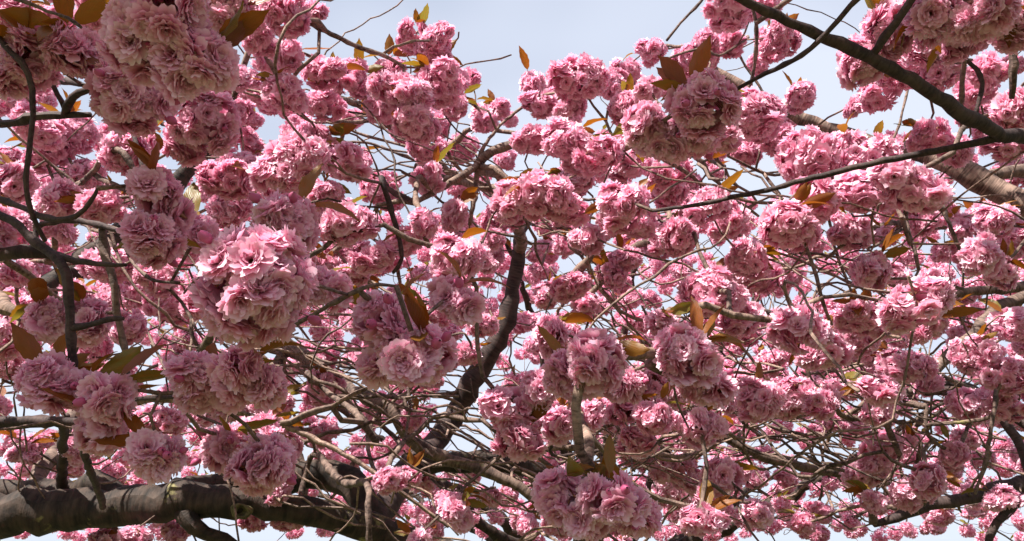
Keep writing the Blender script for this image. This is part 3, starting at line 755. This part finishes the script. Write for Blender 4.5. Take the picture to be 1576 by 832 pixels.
def tree_of(x, d):
    if d > 3.9:
        return TB
    return TL if x + rng.normal(0, 60) < 835 else TR
for (x, y, r, d) in HAND:
    t = TL if x < 835 else TR
    clusters.append((t, P(x, y, d), r * d / F, d, 'near' if d <= NEAR_D else 'mid'))

def fill(x0, x1, y0, y1, sp, d0, d1, keep, upto, rr=(.050, .078), far=False):
    ny = int((y1 - y0) / sp); nx = int((x1 - x0) / sp)
    for j in range(ny):
        for i in range(nx):
            x = x0 + (i + rng.random() + .5 * (j % 2)) * sp; y = y0 + (j + rng.random()) * sp
            d = rng.uniform(d0, d1)
            R = rng.uniform(*rr)
            pr = keep(x, y) if callable(keep) else keep
            if rng.random() > pr or in_sky(x, y, F * R / d, upto):
                continue
            if thin(x, y) and rng.random() < (.2 if far else .8):
                continue
            if d < 3.9 and clear(x, y, F * R / d):
                continue
            p = P(x, y, d)
            if p[2] < 1.75:
                continue
            clusters.append((tree_of(x, d), p, R, d, 'far' if far else 'mid'))
# middle distance, then the dense distance; both run on beyond the frame
def keep_mid(x, y):
    k = .78
    if y < 120: k *= .55
    if x < 60 or x > 1520: k *= .9
    return k
fill(-30, 1610, -30, 850, 56, 2.3, 3.7, keep_mid, 99, (.048, .092))
fill(-30, 1610, 240, 850, 44, 3.9, 5.6, lambda x, y: .9 if x < 800 else .95, 99, (.062, .09), True)
fill(-30, 1610, 330, 850, 36, 5.6, 7.8, lambda x, y: .9 if x < 800 else 1, 99, (.07, .10), True)
fill(-30, 1610, 400, 850, 36, 7.8, 10.5, .8, 99, (.085, .115), True)
fill(-30, 1610, 90, 300, 48, 3.9, 5.2, .5, 99, (.06, .09), True)
fill(-560, -40, -200, 250, 90, 1.6, 3.6, .5, 0)
fill(-560, -40, 250, 900, 74, 1.5, 3.6, .85, 0)
fill(1620, 2100, -150, 900, 90, 1.6, 3.6, .6, 0)
fill(-420, -40, 260, 850, 75, 3.9, 6.5, .5, 0, (.055, .078), True)
fill(1620, 2000, 260, 850, 75, 3.9, 6.5, .6, 0, (.055, .078), True)

# canopy overhead and behind the viewer, which keeps the nearest blossom in shade, and unseen upper crowns added to shade the distance
def canopy(tree, n, x0, x1, y0, y1, z0, z1):
    for _ in range(n):
        p = np.array([rng.uniform(x0, x1), rng.uniform(y0, y1), rng.uniform(z0, z1)])
        x, y, d = proj(p)
        if d > .1 and -90 < x < 1660 and -110 < y < 950:
            continue
        clusters.append((tree, p, rng.uniform(.06, .085), max(d, .1), 'canopy'))
canopy(TL, 330, -1.8, .5, -1.0, .75, 2.65, 3.5)
canopy(TR, 100, .5, 1.7, -.9, .7, 2.75, 3.5)
canopy(TL, 110, -3.2, .3, 2.6, 3.7, 4.9, 6.2)  # unseen crown, added to shade the middle depth and the rear tree
canopy(TR, 260, .7, 3.4, 1.6, 3.6, 4.3, 6.0)  # unseen crown, added to shade the rear blossom at lower right
# ---- twig network: every cluster is joined to the nearest wood of its tree
def grow(tree, spur, hidden=False, wob=.010):
    i, d = tree.nearest(spur, hidden=hidden)
    a = tree.pts[i].copy()
    if d < .012:
        return i
    pa = tree.par[i]
    tang = nrm(a - tree.pts[pa]) if pa >= 0 else nrm(spur - a)
    di = nrm(spur - a)
    c1 = a + d * .35 * nrm(di + .55 * tang + rng.normal(0, .25, 3))
    c2 = spur - d * .33 * nrm(di + rng.normal(0, .3, 3) + np.array([0, 0, .25]))
    n = max(2, int(d / .045))
    prev = i
    off = np.zeros(3)
    for s in range(1, n + 1):
        t = s / n
        p = (1 - t) ** 3 * a + 3 * (1 - t) ** 2 * t * c1 + 3 * (1 - t) * t * t * c2 + t ** 3 * spur
        off = off * .6 + rng.normal(0, wob, 3)
        prev = tree.node(p + off * math.sin(math.pi * t), prev)
    return prev
order = sorted(range(len(clusters)), key=lambda i: 900 + clusters[i][3] if clusters[i][4] == 'canopy' else clusters[i][3] if clusters[i][4] != 'far' else 10 + np.linalg.norm(clusters[i][1] - clusters[i][0].loc - [0, 0, 2]))
for ci in order:
    t, c, R, d, kd = clusters[ci]
    t.tip.append(grow(t, c + np.array([0, 0, R * .42]), kd == 'canopy'))

# ---- bare twigs: loose ones, and the tangled bundles the photograph shows
def walker(tree, start, direction, n, step=.04, wob=.22):
    prev = start; p = tree.pts[start].copy(); dr = nrm(direction)
    for _ in range(n):
        dr = nrm(dr + rng.normal(0, wob, 3) + np.array([0, 0, .02]))
        p = p + dr * step
        prev = tree.node(p, prev)
    tree.tip.append(prev)
for tree, cnt in ((TL, 90), (TR, 100), (TB, 150)):
    base = tree.n
    for _ in range(cnt):
        for _try in range(30):
            i = int(rng.integers(0, base))
            x, y, d = proj(tree.pts[i])
            if -80 < x < 1650 and 150 < y < 880 and not in_sky(x, y, 60, 4) and d > 1.6:
                break
        walker(tree, i, rng.normal(0, 1, 3) * np.array([1, .8, .55]), int(rng.integers(6, 22)))
def bundle(x0, y0, x1, y1, n, spread, d0, d1, bow=.07):
    for _ in range(max(6, int(n * .75))):
        o1, o2 = rng.normal(0, spread * .5, 2), rng.normal(0, spread * .6, 2)
        da = rng.uniform(d0, d1); db = np.clip(da + rng.normal(0, .25), d0, d1)
        t0, t1 = sorted(rng.uniform(-.15, 1.15, 2))
        if t1 - t0 < .45:
            t1 = t0 + .55
        a = P(x0 + (x1 - x0) * t0 + o1[0], y0 + (y1 - y0) * t0 + o1[1], da)
        b = P(x0 + (x1 - x0) * t1 + o2[0], y0 + (y1 - y0) * t1 + o2[1], db)
        if a[2] < 1.6 or b[2] < 1.6: continue
        tree = TB if da > 3.9 else (TL if (x0 + x1) / 2 < 835 else TR)
        if rng.random() < .5: a, b = b, a
        s = grow(tree, a)
        L_ = np.linalg.norm(b - a); m = max(3, int(L_ / .045)); prev = s
        bw = rng.normal(0, bow * L_, 3); off = np.zeros(3)
        for k in range(1, m + 1):
            t = k / m
            off = off * .8 + rng.normal(0, .010, 3)
            prev = tree.node(a + (b - a) * t + bw * math.sin(math.pi * t) + off, prev)
        tree.tip += [prev] * int(rng.integers(1, 6))
for bnd in ((420, 540, 760, 720, 30, 60, 2.3, 3.8), (1080, 610, 1360, 725, 26, 50, 2.5, 3.8), (380, 150, 720, 230, 10, 35, 2.5, 3.4), (0, 600, 150, 560, 12, 40, 2.8, 4.6),
            (690, 560, 820, 680, 18, 70, 3.6, 5.2), (180, 480, 560, 570, 26, 55, 2.4, 3.8), (850, 380, 1000, 560, 14, 60, 2.6, 3.8), (600, 230, 830, 330, 14, 45, 2.6, 3.4),
            (900, 710, 1150, 640, 16, 40, 2.3, 3.2), (1200, 380, 1450, 460, 16, 45, 2.3, 3.6), (1280, 560, 1500, 720, 18, 90, 2.4, 3.8), (1000, 760, 1300, 640, 12, 70, 2.6, 3.8),
            (300, 640, 520, 780, 12, 60, 2.3, 3.2), (1060, 230, 1200, 320, 8, 40, 2.4, 3.2), (940, 480, 1200, 560, 14, 50, 2.6, 3.6), (0, 230, 220, 330, 8, 60, 1.9, 2.8), (380, 420, 620, 520, 14, 50, 2.2, 3.4), (640, 660, 900, 800, 14, 60, 2.4, 3.4)):
    bundle(*bnd)

def build_twigs(tree):
    n = tree.n
    cnt = np.zeros(n)
    for i in tree.tip:
        cnt[i] += 1
    kids = [[] for _ in range(n)]
    for i in range(n - 1, -1, -1):
        p = tree.par[i]
        if p >= 0:
            cnt[p] += cnt[i]; kids[p].append(i)
    rad = .0024 * np.maximum(cnt, 1) ** .38
    rad = np.minimum(rad, .0115)
    chains = []
    for i in range(n):
        if tree.fix[i] > 0:
            continue
        p = tree.par[i]
        main = p >= 0 and tree.fix[p] == 0 and max(kids[p], key=lambda q: cnt[q]) == i
        if main:
            continue
        ch = [i]; c = i
        while True:
            ks = [q for q in kids[c] if tree.fix[q] == 0]
            if not ks:
                break
            c = max(ks, key=lambda q: cnt[q]); ch.append(c)
        pts = [tree.pts[q] for q in ch]; rr = [rad[q] for q in ch]
        if p >= 0:
            pts = [tree.pts[p]] + pts
            rr = [min(rr[0] * 1.1, max(tree.fix[p] * .95, rr[0]))] + rr
        if len(pts) < 2:
            continue
        pts, rr = np.array(pts), np.array(rr)
        rr = rr * (1 + .16 * rng.random(len(rr))) * np.where(rng.random(len(rr)) < .18, 1.3, 1)
        x, y, d = proj(pts[len(pts) // 2])
        size = 0
        if d > .3 and -40 < x < 1616 and -40 < y < 872:
            size = len(pts) * .045 * F / d * (rr.mean() * F / d)
        chains.append((size, pts, rr))
    chains.sort(key=lambda q: -q[0])
    rest = MB()
    for j, (size, pts, rr) in enumerate(chains):
        v, q, u = tube_closed(pts, rr, 6 if size > 60 else 5)
        u = u + np.array([0, rng.random() * 9])
        if j < 230 and size > 40:
            obj('twig', mesh_np('twig', v - tree.loc, q, u, [BARK_TWIG if rng.random() < .62 else BARK_BRANCH]), tree.root)
        else:
            rest.add(v - tree.loc, q, u)
    o = obj('fine_twigs', rest.mesh('fine_twigs', [BARK_TWIG]), tree.root)
    o['kind'] = 'stuff'
for t in (TL, TR, TB):
    build_twigs(t)

# ------------------------------------------------------------------ blossom objects
def to_mat(B, p, s=1.0):
    M = Matrix.Identity(4)
    B = np.asarray(B) * s
    for r in range(3):
        for c in range(3):
            M[r][c] = B[r, c]
        M[r][3] = p[r]
    return M
def add_leaves(parent, R, n, sc=1.0):
    az0 = rng.random() * 6.28; up = rng.uniform(.0, .7)
    for i in range(n):
        a = az0 + rng.normal(0, .75)
        B = leaf_basis(a, up + rng.normal(0, .45), rng.normal(0, .8))
        me = LEAF_MESH[rng.integers(len(LEAF_MESH))]
        d = np.array([math.cos(az0), math.sin(az0), 0]) * R * .34
        obj('leaf', me, parent, to_mat(B, d + [0, 0, R * .50] + rng.normal(0, .003, 3), sc * rng.uniform(.62, 1.1)))

per = {TL: 0, TR: 0, TB: 0}
stuff = {TL: MB(), TR: MB(), TB: MB()}
def size_in_view(c):
    x, y, d = proj(c[1])
    return F * c[2] / d if (-60 < x < 1636 and -60 < y < 892) else 0
for (t, c, R, d, kd) in sorted(clusters, key=lambda c: -size_in_view(c)):
    vis = size_in_view((t, c, R, d, kd))
    if kd == 'near':
        cl = obj('blossom_cluster', None, t.root, None, Vector(c - t.loc))
        lay = layout(rng, R, 1.1)
        st = stalks(rng, lay, R, 4)
        cl.data = None
        me = st.mesh('stalks', [STALK, STALK])
        bpy.data.objects.remove(cl)
        cl = obj('blossom_cluster', me, t.root, None, Vector(c - t.loc))
        for (p, ax, ro, sc) in lay:
            obj('blossom', FLOWER_MESH[rng.integers(len(FLOWER_MESH))], cl, to_mat(basis(ax, ro), p, sc * 1.04))
        for k in range(int(rng.integers(0, 5))):
            a = rng.random() * 6.28; dn = rng.uniform(-.6, .5)
            dv = nrm([math.cos(a), math.sin(a), dn])
            obj('bud', BUD_MESH, cl, to_mat(basis(dv, 0), dv * R * rng.uniform(.72, .95), rng.uniform(.8, 1.2)))
        add_leaves(cl, R, int(rng.integers(2, 6)))
        per[t] += 1
    elif vis > 0 and per[t] < 290 and kd != 'canopy':
        lod = 'mid' if d < 3.0 else 'low'
        R0, me = min(((abs(r0 - R) + .012 * rng.random(), r0, m) for (r0, m) in VAR[lod]), key=lambda q: q[0])[1:]
        s = R / R0
        M = Matrix.Translation(Vector(c - t.loc)) @ Matrix.Rotation(rng.random() * 6.28, 4, 'Z') @ Matrix.Rotation(rng.normal(0, .25), 4, 'X') @ Matrix.Diagonal((s * rng.uniform(.88, 1.18), s * rng.uniform(.88, 1.15), s * rng.uniform(.82, 1.08), 1))
        cl = obj('blossom_cluster', me, t.root, M)
        if lod == 'mid' and rng.random() < .8:
            add_leaves(cl, R0, int(rng.integers(1, 6)), .95)
        per[t] += 1
    else:
        R0, A = FARC[rng.integers(len(FARC))]
        V, Q, U, Mi = A
        B = basis([rng.normal(0, .2), rng.normal(0, .2), 1], rng.random() * 6.28)
        b = stuff[t]
        b.V.append((V * (R / R0)) @ B.T + (c - t.loc)); b.Q.append(Q + b.n); b.U.append(U); b.M.append(Mi); b.n += len(V)

for t, b in stuff.items():
    if b.n:
        o = obj('massed_blossom', b.mesh('massed_blossom', [PETAL, STALK, LEAF]), t.root)
        o['kind'] = 'stuff'

# ------------------------------------------------------------------ pruning scar with a collar of lichen on the thick limb
def scar():
    b = MB()
    prof = [(.030, -.02), (.034, .004), (.030, .016), (.022, .020), (.015, .010), (.012, -.010), (.0005, -.016)]
    k = 16
    V = np.array([[r * (1 + .16 * math.sin(3 * a + .5 * i)) * math.cos(a), r * (.8 + .14 * math.cos(2 * a + .6 * i)) * math.sin(a), z]
                  for i, (r, z) in enumerate(prof) for a in np.linspace(0, 2 * math.pi, k + 1)])
    U = np.array([[a, i * .02] for i in range(len(prof)) for a in np.linspace(0, 1, k + 1)])
    b.add(V, grid_quads(k, len(prof) - 1), U)
    return b.mesh('pruning_scar', [bark_material('bark_lichen', (0.05, 0.045, 0.02), (0.22, 0.19, 0.08), .3, 6, 90, .008)])
p = P(371, 787, 2.455)
sc_o = obj('pruning_scar', scar(), TL.root, to_mat(basis(CAM - p + np.array([.1, 0, .2]), 0), p - TL.loc))
print('clusters', len(clusters), 'per tree', {k.root.name: v for k, v in per.items()}, 'objects', len(bpy.data.objects), 'nodes', TL.n, TR.n, TB.n)
